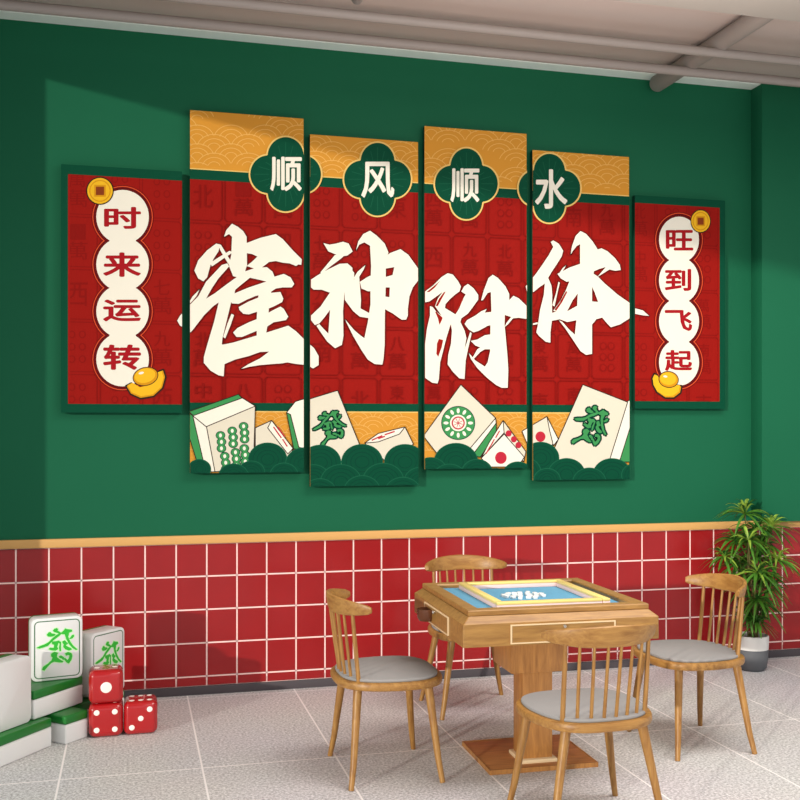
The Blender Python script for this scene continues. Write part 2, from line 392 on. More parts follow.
TI = [rs(p, 520, 220, K) for p in (
 [(28,355),(65,310),(85,285),(120,235),(150,190),(175,145),(162,118),(175,110),(205,128),(228,165),(220,195),(195,235),(165,280),(148,310),(165,350),(170,400),(168,460),(170,520),(165,560),(160,600),(160,655),(135,650),(100,620),(85,600),(95,550),(105,480),(125,400),(130,340),(100,360),(70,385),(35,385)],
 [(170,455),(190,390),(203,330),(210,335),(195,400),(182,462)],
 [(268,185),(275,140),(295,85),(320,60),(350,75),(385,115),(412,158),(395,230),(390,290),(382,340),(382,440),(382,715),(350,720),(320,700),(280,640),(240,580),(205,535),(225,545),(260,585),(290,612),(300,520),(305,400),(310,330),(318,240),(318,130),(300,140),(280,165)],
 [(197,288),(215,280),(260,255),(318,235),(380,175),(412,158),(432,152),(465,168),(505,205),(530,240),(535,268),(505,272),(475,265),(410,305),(440,270),(455,252),(420,262),(390,275),(380,300),(310,325),(245,330),(215,312)],
 [(315,320),(308,390),(278,430),(248,490),(220,495),(175,485),(215,430),(245,370),(262,325)],
 [(385,285),(410,300),(450,340),(520,400),(578,440),(615,472),(655,483),(688,512),(650,508),(610,500),(578,528),(530,558),(482,573),(460,550),(435,520),(415,440),(395,385),(376,345)],
 [(160,500),(200,485),(245,490),(300,460),(380,435),(415,438),(440,520),(405,530),(382,558),(340,545),(300,535),(250,545),(210,530),(160,540)],
 [(65,553),(92,546),(92,556),(65,561)],
 [(205,288),(225,258),(243,243),(228,270),(218,290)])]
TICUT = [rs(p, 520, 220, K) for p in ([(182,478),(210,440),(243,380),(250,385),(222,440),(190,486)],)]
# the brushed fa character as stroke centre lines in a unit square (x right, y down), with widths
_FA = [[(132,410),(165,395),(210,382),(245,365),(280,330),(320,300),(355,283),(372,290),(345,315),(300,345),(265,375),(240,400),(200,412),(160,420)],
 [(228,292),(245,270),(262,268),(275,283),(300,288),(315,300),(290,313),(262,314),(240,310)],
 [(285,258),(300,238),(322,235),(335,245),(328,258),(345,270),(365,285),(350,294),(325,282),(300,273)],
 [(355,292),(390,262),(402,245),(420,253),(465,262),(470,280),(440,290),(432,330),(452,380),(482,425),(522,462),(505,468),(470,442),(438,402),(412,350),(398,302),(378,300)],
 [(465,318),(482,312),(490,325),(475,347),(455,354),(438,348),(455,335)],
 [(275,362),(310,363),(345,358),(356,375),(337,386),(327,420),(337,440),(310,456),(270,447),(245,434),(258,420),(293,425),(298,397),(278,387)],
 [(343,368),(364,372),(362,420),(364,462),(349,464),(343,430),(349,400)],
 [(375,370),(400,360),(414,380),(434,392),(422,402),(409,411),(432,430),(460,443),(466,458),(440,467),(405,452),(383,425),(388,400),(376,385)],
 [(270,480),(300,463),(337,478),(328,490),(323,518),(347,540),(372,558),(387,565),(375,577),(345,574),(300,562),(270,572),(238,602),(205,640),(183,627),(195,600),(240,573),(273,545),(283,520),(268,505)],
 [(340,515),(362,506),(390,525),(397,545),(382,554),(370,537),(350,530)],
 [(400,490),(430,478),(462,493),(472,520),(462,560),(438,594),(418,582),(388,545),(400,533),(425,558),(438,540),(443,516),(430,507),(410,514)]]
FA = [[((x-132)/390, (y-235)/405) for x, y in p] for p in _FA]
def fa_on(a, part, cx, cy, wd, ht, rot, ink, line_ink):
    def mp(p):
        x, y = (p[0]-.5)*wd, (p[1]-.5)*ht
        return (cx+x*math.cos(rot)-y*math.sin(rot), cy+x*math.sin(rot)+y*math.cos(rot))
    for p in FA: a.line(part, line_ink, [mp(q) for q in p], wd*.09, True)
    for p in FA: a.poly(part, ink, [mp(q) for q in p])
def outlined(a, part, ink, pts, w=.9, oi='p_black'):
    a.poly(part, ink, pts); a.line(part, oi, pts, w, True)
def calligraphy(a, polys, cuts=()):
    for p in polys: a.line('calligraphy', 'p_outline', p, 1.9, True)
    for p in polys: a.poly('calligraphy', 'p_white', p)
    for p in cuts: a.poly('calligraphy', 'p_red', p)
def medallion(a, cx, cy, hw, hh, ch, gbox):
    def q(gr, ink):
        for dx, dy in ((-.47, 0), (.47, 0), (0, -.47), (0, .47)):
            a.ell('medallion', ink, (cx+dx*hw, cy+dy*hh), hw*.53+gr, hh*.53+gr)
        a.poly('medallion', ink, [(cx-.5*hw, cy-.5*hh), (cx+.5*hw, cy-.5*hh), (cx+.5*hw, cy+.5*hh), (cx-.5*hw, cy+.5*hh)])
    q(0, 'p_edge'); q(-1.6, 'p_green')
    for k in range(24):
        t_ = math.pi*2*k/24; r = .80
        a.line('medallion', 'p_greenline', [(cx+hw*.45*math.cos(t_), cy+hh*.45*math.sin(t_)), (cx+hw*r*math.cos(t_)*(.95 if k % 3 else 1.05), cy+hh*r*math.sin(t_)*(.95 if k % 3 else 1.05))] if k % 6 in (0, 1, 5) else [(cx+hw*.3*math.cos(t_), cy+hh*.3*math.sin(t_)), (cx+hw*.62*math.cos(t_), cy+hh*.62*math.sin(t_))], .45)
    a.text('lettering', 'p_white', ch, gbox, .022)
def scales(a, part, ink, x0, x1, y0, y1, r, w, rings=3):
    """overlapping scale pattern: lines only"""
    j = 0; y = y0
    while y < y1+r:
        x = x0+(r if j % 2 else 0)
        while x < x1+r:
            if random.random() > .12:
                for q in range(rings):
                    rr = r*(1-q*.32)
                    pts = [(x+rr*math.cos(t_), y-rr*math.sin(t_)*.8) for t_ in [math.pi*(.08+.84*k/12) for k in range(13)]]
                    cl = [p for p in pts if y0-.6*r <= p[1] <= y1]
                    if len(cl) > 1: a.line(part, ink, cl, w)
            x += 2*r
        y += r*.55; j += 1
def hill(a, cx, cy, r, rings=4):
    a.ell('printed_waves', 'p_greenline', (cx, cy), r+.7, r*.86+.7)
    a.ell('printed_waves', 'p_green', (cx, cy), r, r*.86)
    for q in range(1, rings):
        rr = r*(1-q*.22)
        a.ell('printed_waves', 'p_greendark', (cx, cy), rr+.4, rr*.86+.4); a.ell('printed_waves', 'p_green', (cx, cy), rr-.3, rr*.86-.3)
def base_colours(a, name, quad):
    """quad: printed zones in wall heights"""
    for part, ink, pts in quad: a.poly(part, ink, pts)
def red_pattern(a, x0, x1, top, bot):
    """faint mahjong tiles tone on tone"""
    glyphs = '萬東九一六西萬北二南中四五三萬八七'; k = 0
    zt, zb = at_wall(x0, top, FY)[1], at_wall(x0, bot, FY)[1]
    xa, xb = at_wall(x0, top, FY)[0], at_wall(x1, top, FY)[0]
    cw, chh = .224, .285
    def back(X, Z):   # face point to the drawing plane
        s_, c_ = math.sin(TH), math.cos(TH); yy = FY+CD; f = X*s_+yy*c_; rr = X*c_-yy*s_
        return 400+1026*rr/f, 428-1026*(Z-CH)/f
    i0 = int(math.floor((xa+.4)/cw)); i1 = int(math.ceil((xb+.4)/cw)); j1 = int(math.ceil((zt-zb)/chh))
    ztop0 = 2.93; ja = int((ztop0-zt)/chh)-2; jb = int((ztop0-zb)/chh)+1
    def clipz(p): return [(u, max(min(v, at_v(u, zb)), at_v(u, zt))) for u, v in p]
    def at_v(u, Z):
        X = at_wall(u, 300, FY)[0]; return back(X, Z)[1]
    r = a.rect; a.zone = (max(r[0], xa), max(r[1], zb), min(r[2], xb), min(r[3], zt))
    for j in range(ja, jb+1):
        for i in range(i0-1, i1+1):
            X0 = -.4+i*cw+.008; X1 = X0+cw-.016; Z1 = ztop0-j*chh; Z0 = Z1-chh+.016
            c = .013; P = [(X0+c, Z1), (X1-c, Z1), (X1, Z1-c), (X1, Z0+c), (X1-c, Z0), (X0+c, Z0), (X0, Z0+c), (X0, Z1-c)]
            a.line('printed_pattern', 'p_reddark', [back(*p) for p in P], 1.0, True)
            h = (i*7+j*13) % 5
            ax, ay = back(X0+.05, Z1-.04); bx, by = back(X1-.05, Z0+.04)
            if h in (0, 3):
                my = (ay+by)/2
                a.text('printed_pattern', 'p_reddark', glyphs[(i*5+j*3) % len(glyphs)], (ax+2, ay, bx-2, my-2), 0)
                a.text('printed_pattern', 'p_reddark', '萬', (ax, my, bx, by), 0)
            elif h == 1:
                a.text('printed_pattern', 'p_reddark', '東南西北'[(i+j) % 4], (ax, ay+6, bx, by-6), 0)
            else:
                for q in range(2):
                    for w_ in range(3):
                        cx = ax+(bx-ax)*(.25+.5*q); cy = ay+(by-ay)*(.15+.35*w_)
                        a.ell('printed_pattern', 'p_reddark', (cx, cy), 3.4, 3.9, 0, 14)
                        a.ell('printed_pattern', 'p_red', (cx, cy), 2.3, 2.7, 0, 14)
    a.zone = a.rect
def panel(box, label, draw, sidebands=False):
    u0, v0, u1, v1 = box
    X0, Z1 = at_wall(u0, v0, FY); X1, Z0 = at_wall(u1, v1, FY)
    t_ = thing('wall_art_panel', label, 'wall art', ((X0+X1)/2, -.018, Z0), 0, 'six printed panels of the wall art')
    a = Art((X0, Z0, X1, Z1)); draw(a)
    inv = Matrix.Translation((-(X0+X1)/2, .018, -Z0))
    bd = MB().box((X0, FY, Z0), (X1, -.018, Z1), 0)
    for part, (mb, inks) in a.parts.items():
        mb.v = [tuple(inv @ Vector(v)) for v in mb.v]; o = mb.build(part, inks, t_, smooth=0)
    bd.v = [tuple(inv @ Vector(v)) for v in bd.v]; bd.build('board', ['p_side'], t_, smooth=0)
    return t_
BAND_T = at_wall(190, 169, FY)[1]; BAND_T2 = at_wall(190, 179, FY)[1]
BAND_B = at_wall(190, 402.5, FY)[1]; BAND_B2 = at_wall(190, 410.8, FY)[1]
def v_at(u, Z):
    X = at_wall(u, 300, FY)[0]; s_, c_ = math.sin(TH), math.cos(TH); yy = FY+CD
    return 428-1026*(Z-CH)/(X*s_+yy*c_)
def strip(a, part, ink, u0, u1, Za, Zb): a.poly(part, ink, [(u0, v_at(u0, Za)), (u1, v_at(u1, Za)), (u1, v_at(u1, Zb)), (u0, v_at(u0, Zb))])
TW, THH = BAND_T-.03, 3.4
def centre_background(a, u0, u1):
    strip(a, 'background', 'p_gold', u0-4, u1+4, 3.5, BAND_T)
    strip(a, 'background', 'p_red', u0-4, u1+4, BAND_T2, BAND_B)
    strip(a, 'background', 'p_gold', u0-4, u1+4, BAND_B2, .9)
    strip(a, 'background', 'p_edge', u0-4, u1+4, BAND_T+.006, BAND_T)
    strip(a, 'background', 'p_green', u0-4, u1+4, BAND_T, BAND_T2); strip(a, 'background', 'p_green', u0-4, u1+4, BAND_B, BAND_B2)
    strip(a, 'background', 'p_edge', u0-4, u1+4, BAND_B2, BAND_B2-.006)
    scales(a, 'printed_pattern', 'p_goldlight', u0-10, u1+10, v_at((u0+u1)/2, BAND_T)-62, v_at(u0, BAND_T)-2, 17, .8)
    scales(a, 'printed_pattern', 'p_goldlight', u0-10, u1+10, v_at(u0, BAND_B2)+9, v_at(u0, BAND_B2)+40, 15, .7)
    red_pattern(a, u0-3, u1+3, v_at(u0, BAND_T2), v_at(u0, BAND_B))
MED = [(285.5, 174.5, 37, 38.7, '顺', (270, 157, 301.6, 191.4)), (377.3, 179.5, 35, 38, '风', (361, 162, 394, 198)),
       (466, 184, 33, 37, '顺', (450, 168.5, 479, 202.6)), (549, 188.4, 32.5, 36, '水', (534.5, 169.5, 567, 209))]
J = lambda pts: rs(pts, 170, 280, 3.077)
J2 = lambda pts: rs(pts, 410, 280, 3.077)
def draw1(a):
    centre_background(a, 190, 305); medallion(a, *MED[0]); calligraphy(a, QUE)
    P = 'printed_tile'
    outlined(a, P, 'p_cream', J([(262,455),(312,432),(378,520),(360,560),(262,560)])); outlined(a, P, 'p_white', J([(312,432),(378,518),(362,535),(300,455)]))
    for q in ((318,452,342,486),(330,452,352,482),(346,490,360,512)): a.line(P, 'p_dotred', J([(q[0],q[1]),(q[2],q[3])]), 1.3)
    outlined(a, P, 'p_tilegreen', J([(358,408),(372,415),(400,520),(380,520)])); outlined(a, P, 'p_white', J([(358,408),(385,374),(425,362),(425,520),(396,515),(370,414)]))
    outlined(a, P, 'p_tilegreen', J([(58,405),(210,352),(222,364),(72,418)])); outlined(a, P, 'p_tilegreen', J([(55,408),(72,418),(112,590),(92,590),(55,470)]))
    outlined(a, P, 'p_white', J([(70,418),(222,363),(262,388),(112,452)])); outlined(a, P, 'p_white', J([(70,418),(112,452),(138,590),(110,590)]))
    outlined(a, P, 'p_cream', J([(112,451),(262,388),(256,580),(138,590)]))
    for cx, cy in ((157,498),(193,484),(228,470),(170,562),(203,550),(230,538)):
        for dy in (-20, 0, 20):
            c = J([(cx+(-2 if dy < 0 else 1), cy+dy)])[0]; a.ell(P, 'p_greendark', c, 4.9, 4.3, 0, 16)
        for dy in (-20, 0, 20):
            c = J([(cx+(-2 if dy < 0 else 1), cy+dy)])[0]; a.ell(P, 'p_tilegreen', c, 4.2, 3.6, 0, 16); a.ell(P, 'p_white', c, 1.5, 2.0, 0, 12)
    for x, y, r in ((300, 552, 58), (412, 565, 56), (90, 582, 34), (250, 592, 40), (350, 600, 42), (195, 606, 46)): c = J([(x, y)])[0]; hill(a, c[0], c[1], r/3.077)
def draw2(a):
    centre_background(a, 308, 419); medallion(a, *MED[0]); medallion(a, *MED[1]); calligraphy(a, QUE); calligraphy(a, SHEN)
    P = 'printed_tile'
    outlined(a, P, 'p_cream', J([(400,375),(515,340),(582,505),(535,560),(400,530)])); fa_on(a, P, *J([(490, 455)])[0], 34, 33, R(-14), 'p_tilegreen', 'p_greendark')
    outlined(a, P, 'p_cream', J([(598,502),(722,452),(748,505),(665,560)])); outlined(a, P, 'p_white', J([(598,502),(640,472),(722,452),(705,474),(640,498)]))
    for q in ((620,493,652,479),(660,476,690,466),(640,488,660,481)): a.line(P, 'p_dotred', J([(q[0],q[1]),(q[2],q[3])]), 1.4)
    a.poly('printed_waves', 'p_green', J([(425,600),(770,600),(770,640),(425,640)]))
    for x, y, r in ((462, 562, 62), (590, 560, 62), (722, 560, 62), (440, 612, 50), (525, 622, 62), (655, 618, 62), (770, 620, 50), (590, 650, 55), (460, 655, 50), (715, 655, 55)): c = J([(x, y)])[0]; hill(a, c[0], c[1], r/3.077)
def draw3(a):
    centre_background(a, 424, 526); medallion(a, *MED[2]); medallion(a, *MED[3]); calligraphy(a, FU, FUCUT); calligraphy(a, TI, TICUT)
    P = 'printed_tile'
    outlined(a, P, 'p_white', J2([(262,425),(264,445),(200,535),(165,535)])); outlined(a, P, 'p_tilegreen', J2([(264,440),(264,470),(215,545),(190,540)]))
    outlined(a, P, 'p_cream', J2([(40,480),(155,322),(262,425),(165,540),(110,570)]))
    c = J2([(147, 440)])[0]
    for r, i in ((17, 'p_greendark'), (16.2, 'p_tilegreen'), (8.2, 'p_white'), (6.6, 'p_dotred'), (5.2, 'p_white')): a.ell(P, i, c, r, r)
    for k in range(12):
        t_ = math.pi*k/6; a.ell(P, 'p_white', (c[0]+12.2*math.cos(t_), c[1]+12.2*math.sin(t_)), 2.6, 1.5, t_, 14)
    for k in range(4):
        t_ = math.pi*k/4+.3; a.line(P, 'p_dotred', [(c[0]-4.6*math.cos(t_), c[1]-4.6*math.sin(t_)), (c[0]+4.6*math.cos(t_), c[1]+4.6*math.sin(t_))], .6)
    D = 'printed_die'
    outlined(a, D, 'p_white', J2([(218,548),(242,500),(285,432),(290,470),(250,545)])); outlined(a, D, 'p_white', J2([(285,432),(355,528),(330,575),(240,575),(218,548),(288,470)]))
    outlined(a, D, 'p_cream', J2([(288,470),(285,432),(355,528),(348,560)]))
    outlined(a, D, 'p_white', J2([(218,548),(288,474),(350,545),(330,575),(240,575)]))
    for x, y, r in ((278, 547, 5.8), (302, 472, 3.0), (318, 490, 3.0), (332, 508, 3.0)): c2 = J2([(x, y)])[0]; a.ell(D, 'p_dotred', c2, r, r*1.05); 
    for q in ((232,535,245,512),(246,512,258,490),(262,485,274,464)): a.line(D, 'p_dotred', J2([(q[0],q[1]),(q[2],q[3])]), 1.2)
    outlined(a, D, 'p_white', J2([(343,465),(420,420),(455,490),(430,520),(365,520)]))
    a.poly('printed_waves', 'p_green', J2([(40,570),(235,570),(235,590),(40,590)]))
    for x, y, r in ((140, 560, 66), (62, 590, 50), (205, 592, 46), (330, 598, 44), (120, 612, 52), (262, 618, 44), (360, 600, 22)): c2 = J2([(x, y)])[0]; hill(a, c2[0], c2[1], r/3.077)
def draw4(a):
    centre_background(a, 532, 629); medallion(a, *MED[3]); calligraphy(a, FU, FUCUT); calligraphy(a, TI, TICUT)
    D = 'printed_die'
    outlined(a, D, 'p_cream', J2([(343,465),(420,420),(440,500),(430,520),(365,520)])); outlined(a, D, 'p_white', J2([(420,420),(455,490),(440,510),(428,462)]))
    c2 = J2([(400, 482)])[0]; a.ell(D, 'p_dotred', c2, 5, 5.2)
    P = 'printed_tile'
    outlined(a, P, 'p_tilegreen', J2([(680,430),(690,560),(640,560),(632,545)])); outlined(a, P, 'p_white', J2([(665,375),(690,360),(680,440),(645,552),(605,575)]))
    outlined(a, P, 'p_cream', J2([(433,540),(530,322),(668,376),(606,575),(500,590)])); fa_on(a, P, *J2([(553, 452)])[0], 36, 43, R(18), 'p_tilegreen', 'p_greendark')
    a.poly('printed_waves', 'p_green', J2([(370,590),(685,585),(685,620),(370,625)]))
    for x, y, r in ((400, 548, 56), (350, 590, 50), (480, 598, 56), (620, 600, 58), (420, 615, 40), (550, 622, 50), (690, 600, 40)): c2 = J2([(x, y)])[0]; hill(a, c2[0], c2[1], r/3.077)
def chain(a, cx, ys, rx, ry):
    for g_, i in ((4.6, 'p_outline'), (3.9, 'p_orange'), (3.0, 'p_outline'), (0, 'p_white')):
        for y in ys: a.ell('scroll', i, (cx, y), rx+g_, ry+g_)
        if i == 'p_white': a.poly('scroll', i, [(cx-rx*.5, ys[0]), (cx+rx*.5, ys[0]), (cx+rx*.5, ys[-1]), (cx-rx*.5, ys[-1])])
def coin(a, cx, cy, rx, ry):
    for k, i in ((1, 'p_black'), (.92, 'p_yellow'), (.78, 'p_yellowdark'), (.70, 'p_yellow')): a.ell('printed_coin', i, (cx, cy), rx*k, ry*k)
    for k, i in ((.42, 'p_yellowdark'), (.30, 'p_brown')): a.poly('printed_coin', i, [(cx-rx*k, cy-ry*k), (cx+rx*k, cy-ry*k), (cx+rx*k, cy+ry*k), (cx-rx*k, cy+ry*k)])
def ingot(a, boat, dc, drx, dry, rot):
    outlined(a, 'printed_ingot', 'p_yellowdark', boat, 1.6)
    n = len(boat); cx = sum(p[0] for p in boat)/n; cy = sum(p[1] for p in boat)/n
    a.poly('printed_ingot', 'p_yellow', [(cx+(p[0]-cx)*.9-.4, cy+(p[1]-cy)*.86-.5) for p in boat])
    a.ell('printed_ingot', 'p_black', dc, drx+.8, dry+.8, rot); a.ell('printed_ingot', 'p_yellowdark', dc, drx, dry, rot); a.ell('printed_ingot', 'p_yellow', (dc[0]-.5, dc[1]-.8), drx*.86, dry*.82, rot)
    a.ell('printed_ingot', 'p_white', (dc[0]-drx*.35, dc[1]-dry*.4), drx*.22, dry*.14, rot)
def draw0(a):
    u0, u1 = 58, 186; Zt, Zb = at_wall(61, 164, FY)[1], at_wall(61, 413, FY)[1]
    strip(a, 'background', 'p_green', u0, u1, Zt+.02, Zb-.02); a.poly('background', 'p_red', [(68, v_at(68, Zt-.052)), (190, v_at(190, Zt-.052)), (190, v_at(190, Zb+.05)), (68, v_at(68, Zb+.05))])
    red_pattern(a, 70, 182, v_at(70, Zt-.052), v_at(70, Zb+.05)); calligraphy(a, QUE)
    chain(a, 122.6, (217, 264.5, 311.4, 359.4), 26.3, 27)
    for ch, b in zip('时来运转', ((104, 207, 141, 229), (103, 252.5, 141, 277), (103, 299.5, 141, 321.5), (103, 344.5, 141, 370))): a.text('lettering', 'p_glyphred', ch, b, .03)
    coin(a, 100, 191, 13.8, 14)
    ingot(a, rs([(335,656),(350,648),(372,662),(400,655),(418,632),(424,616),(436,612),(442,632),(434,662),(410,684),(375,690),(348,678)], 0, 140, 2.667), (145.5, 376.5), 12.2, 8.6, R(-14))
def draw5(a):
    u0, u1 = 630, 730; Zt, Zb = at_wall(635, 195, FY)[1], at_wall(635, 409, FY)[1]
    strip(a, 'background', 'p_green', u0, u1, Zt+.02, Zb-.02); a.poly('background', 'p_red', [(628, v_at(628, Zt-.048)), (719.6, v_at(719.6, Zt-.048)), (719.6, v_at(719.6, Zb+.05)), (628, v_at(628, Zb+.05))])
    red_pattern(a, 632, 718, v_at(636, Zt-.05), v_at(636, Zb+.05)); calligraphy(a, TI)
    chain(a, 678.8, (239.9, 280.5, 321.4, 362.4), 20, 23.2)
    for ch, b in zip('旺到飞起', ((665.5, 230, 693, 250.6), (664.5, 269, 691, 291), (664.5, 310, 692, 331), (664.5, 350, 692, 371))): a.text('lettering', 'p_glyphred', ch, b, .03)
    coin(a, 700.3, 221.3, 10.2, 11.8)
    ingot(a, rs([(97,640),(104,626),(114,630),(124,650),(146,665),(172,662),(190,664),(186,686),(165,702),(138,702),(112,684),(100,662)], 620, 170, 3.077), (668.3, 379.5), 9.4, 7.6, R(8))
panel((61, 164, 182, 413), 'narrow red panel at the left end, green border, four red characters in white circles', draw0)
panel((190, 110, 303.5, 472), 'tall panel with the brushed sparrow character and a six-bamboo tile below it', draw1)
panel((310, 134.3, 418, 485), 'tall panel, lowest hanging, with the brushed spirit character above a printed green-glyph tile', draw2)
panel((424.5, 126, 526.5, 468), 'tall panel with the round one-dot tile and a die printed below its brushed character', draw3)
panel((532.5, 150, 629, 479), 'tall panel with a water character medallion and a large tilted green-glyph tile', draw4)
panel((635, 195, 725, 409), 'narrow red panel at the right end with coin at upper right of white circles', draw5)
# ---------------------------------------------------------------- chairs
def superell(w, d, n, k=64, rear=1.0):
    out = []
    for i in range(k):
        t_ = 2*math.pi*i/k; c_, s_ = math.cos(t_), math.sin(t_)
        x = w*math.copysign(abs(c_)**(2/n), c_); y = d*math.copysign(abs(s_)**(2/n), s_)
        if y < 0: x *= 1-(1-rear)*(-y/d)
        out.append((x, y))
    return out
def make_chair():
    t_ = thing('dining_chair', '', 'chair', (0, 0, 0), 0, 'spindle-back chairs around the mahjong table')
    MB().slab(superell(.245, .235, 3.0, rear=.88), .398, .432, .010).build('seat', 'oak', t_)
    c = MB().slab(superell(.226, .215, 3.0, rear=.88), .4317, .446, .006).build('seat_cushion', 'cushion', t_); c['label'] = 'thin grey fabric cushion'
    for sx in (-1, 1):
        MB().tube([(sx*.235, .192, 0), (sx*.215, .178, .10), (sx*.168, .148, .400)], [.0115, .014, .0195], 14).build('leg', 'oakz', t_)
        MB().tube([(sx*.235, -.203, 0), (sx*.212, -.188, .10), (sx*.155, -.158, .400)], [.0115, .014, .0195], 14).build('leg', 'oakz', t_)
    def arc(t__, w=.228, depth=.132):     # the curve of the crest rail seen from above
        a_ = t__*R(62); return (w*math.sin(a_)/math.sin(R(62)), -.248+depth*(1-math.cos(a_))/(1-math.cos(R(62))))
    for k in range(8):
        q = -1+2*k/7
        top = arc(q*.66); bx = q*.168; by = -.20+.045*q*q
        r = .0085 if k in (0, 7) else .0062
        MB().tube([(bx, by, .415), ((bx+top[0])/2, (by+top[1])/2, .575), (top[0], top[1]+.002, .732)], [r*1.1, r*1.1, r*.9], 10).build('spindle', 'oakz', t_)
    m = MB(); n = 33; secs = 12; vs = []
    for i in range(n):
        q = -1+2*i/(n-1); x, y = arc(q); a_ = q*R(62)
        nx, ny = -math.sin(a_), math.cos(a_)          # towards the sitter
        h = (.034+.048*(1-abs(q)**2.3))*(1 if abs(q) < .96 else .72); zc = .740+.008*(1-abs(q))
        th = .0105
        for k in range(secs):
            b = 2*math.pi*k/secs; cb, sb = math.cos(b), math.sin(b)
            e1 = math.copysign(abs(cb)**.6, cb)*th; e2 = math.copysign(abs(sb)**.7, sb)*h/2
            lean = -(e2)*.18
            vs.append((x+nx*(e1+lean), y+ny*(e1+lean), zc+e2))
    fs = [(i*secs+k, i*secs+(k+1) % secs, (i+1)*secs+(k+1) % secs, (i+1)*secs+k) for i in range(n-1) for k in range(secs)]
    fs.append(tuple(range(secs))); fs.append(tuple((n-1)*secs+k for k in range(secs)))
    m.add(vs, fs).build('crest_rail', 'oak', t_)
    return t_
chair = make_chair()
CH_ = [(1.08, -1.49, -90, 'oak spindle-back chair left of the table, its back towards the dice'),
       (1.775, -.645, 180, 'oak spindle-back chair behind the table against the red tiles'),
       (1.68, -2.25, 2, 'oak spindle-back chair in front of the table, turned away from the viewer'),
       (2.57, -1.49, 90, 'oak spindle-back chair right of the table beside the potted plant')]
for i, (x, y, rz, lb) in enumerate(CH_):
    o = chair if i == 0 else copy_tree(chair)
    o.location = (x, y, 0); o.rotation_euler = (0, 0, R(rz)); o['label'] = lb

# ---------------------------------------------------------------- mahjong table
TX, TY = 1.720, -1.575; TR = R(-1.8)
tb = thing('mahjong_table', 'square oak mahjong table on a pedestal with blue felt top and drawers', 'table', (TX, TY, 0), TR)
hw, hd = .392, .378                              # half size of the rim
def ringmesh(levels, mi=0):
    """stack of rectangles (hx, hy, z)"""
    m = MB(); vs = []; fs = []
    for hx, hy, z in levels: vs += [(-hx, -hy, z), (hx, -hy, z), (hx, hy, z), (-hx, hy, z)]
    for i in range(len(levels)-1):
        for k in range(4): fs.append((i*4+k, i*4+(k+1) % 4, (i+1)*4+(k+1) % 4, (i+1)*4+k))
    m.add(vs, fs, mi); return m
def octo(hx, hy, c, z): return [(-hx+c, -hy, z), (hx-c, -hy, z), (hx, -hy+c, z), (hx, hy-c, z), (hx-c, hy, z), (-hx+c, hy, z), (-hx, hy-c, z), (-hx, -hy+c, z)]
lv = [(hw-.02, hd-.02, .004, .615), (hw+.034, hd+.036, .004, .620), (hw+.034, hd+.036, .004, .712), (hw+.004, hd+.004, .004, .738)]
m = MB(); vs = [p for l in lv for p in octo(*l)]
fs = [(i*8+k, i*8+(k+1) % 8, (i+1)*8+(k+1) % 8, (i+1)*8+k) for i in range(len(lv)-1) for k in range(8)]
fs.append(tuple(range(8))[::-1]); fs.append(tuple((len(lv)-1)*8+k for k in range(8)))
m.add(vs, fs); m.build('table_case', 'oak_table', tb, smooth=20)
rm = ringmesh([(hw, hd, .738), (hw+.003, hd+.003, .742), (hw+.003, hd+.003, .758), (hw, hd, .762), (hw-.05, hd-.05, .762), (hw-.054, hd-.054, .756), (hw-.054, hd-.054, .739), (hw, hd, .738)])
rm.build('rim', 'oak_table', tb, smooth=20)
MB().box((-hw+.052, -hd+.052, .7385), (hw-.052, hd-.052, .7425)).build('felt', 'felt', tb)['label'] = 'bright blue playing felt'
# drawer fronts: framed panel, knob
def drawer(side):
    rot = Matrix.Rotation(side, 4, 'Z')
    front = side == 0 or abs(side) > 3; fr = (hd+.036 if front else hw+.034); e = .222 if front else .195
    d = MB().box((-e, -fr-.004, .632), (e, -fr+.002, .700), 0, .001, rot, 1).build('drawer', 'oak_table', tb)
    l = MB()
    for lo, hi in (((-e-.006, .700), (e+.006, .705)), ((-e-.006, .627), (e+.006, .632)), ((-e-.006, .632), (-e, .700)), ((e, .632), (e+.006, .700))):
        l.box((lo[0], -fr-.006, lo[1]), (hi[0], -fr+.002, hi[1]), 0, 0, rot)
    l.build('drawer_lining', 'lining', d)
    kn = MB().tube([rot @ Vector((0, -fr-.003, .692)), rot @ Vector((0, -fr-.011, .692)), rot @ Vector((0, -fr-.015, .692)), rot @ Vector((0, -fr-.021, .692))], [.0035, .0035, .008, .006], 14)
    kn.build('knob', 'metal', d)
drawer(0); drawer(math.pi/2); drawer(-math.pi/2); drawer(math.pi)
def tb_add(lo, hi, name, m, bev=.002): return MB().box([lo[0]-TX, lo[1]-TY, lo[2]], [hi[0]-TX, hi[1]-TY, hi[2]], 0, bev).build(name, m, tb)
tb_add((1.60, -1.69, .43), (1.86, -1.44, .618), 'pedestal_block', 'oak_ped')
tb_add((1.675, -1.63, .036), (1.812, -1.50, .432), 'pedestal_column', 'oak_ped')
tb_add((1.658, -1.65, .018), (1.83, -1.48, .037), 'column_collar', 'lining', .006)
bp = tb_add((1.50, -1.70, 0), (1.998, -1.275, .020), 'base_plate', 'oak_base')
bl = MB()
for lo, hi in (((1.498, -1.702), (2.0, -1.696)), ((1.498, -1.279), (2.0, -1.273)), ((1.498, -1.7), (1.504, -1.275)), ((1.994, -1.7), (2.0, -1.275))):
    bl.box((lo[0]-TX, lo[1]-TY, .001), (hi[0]-TX, hi[1]-TY, .0215))
bl.build('base_edging', 'oak_ped', bp)
# smoked cup holder swung out at the left side
cup = MB(); cup.lathe([(.001, .60), (.034, .602), (.043, .615), (.045, .655), (.041, .655), (.039, .618), (.001, .612)], 28, 0, (-hw-.052, .105, .035))
cup.box((-hw-.042, .08, .665), (-hw-.036, .13, .690))
cup.build('cup_holder', 'cup', tb)
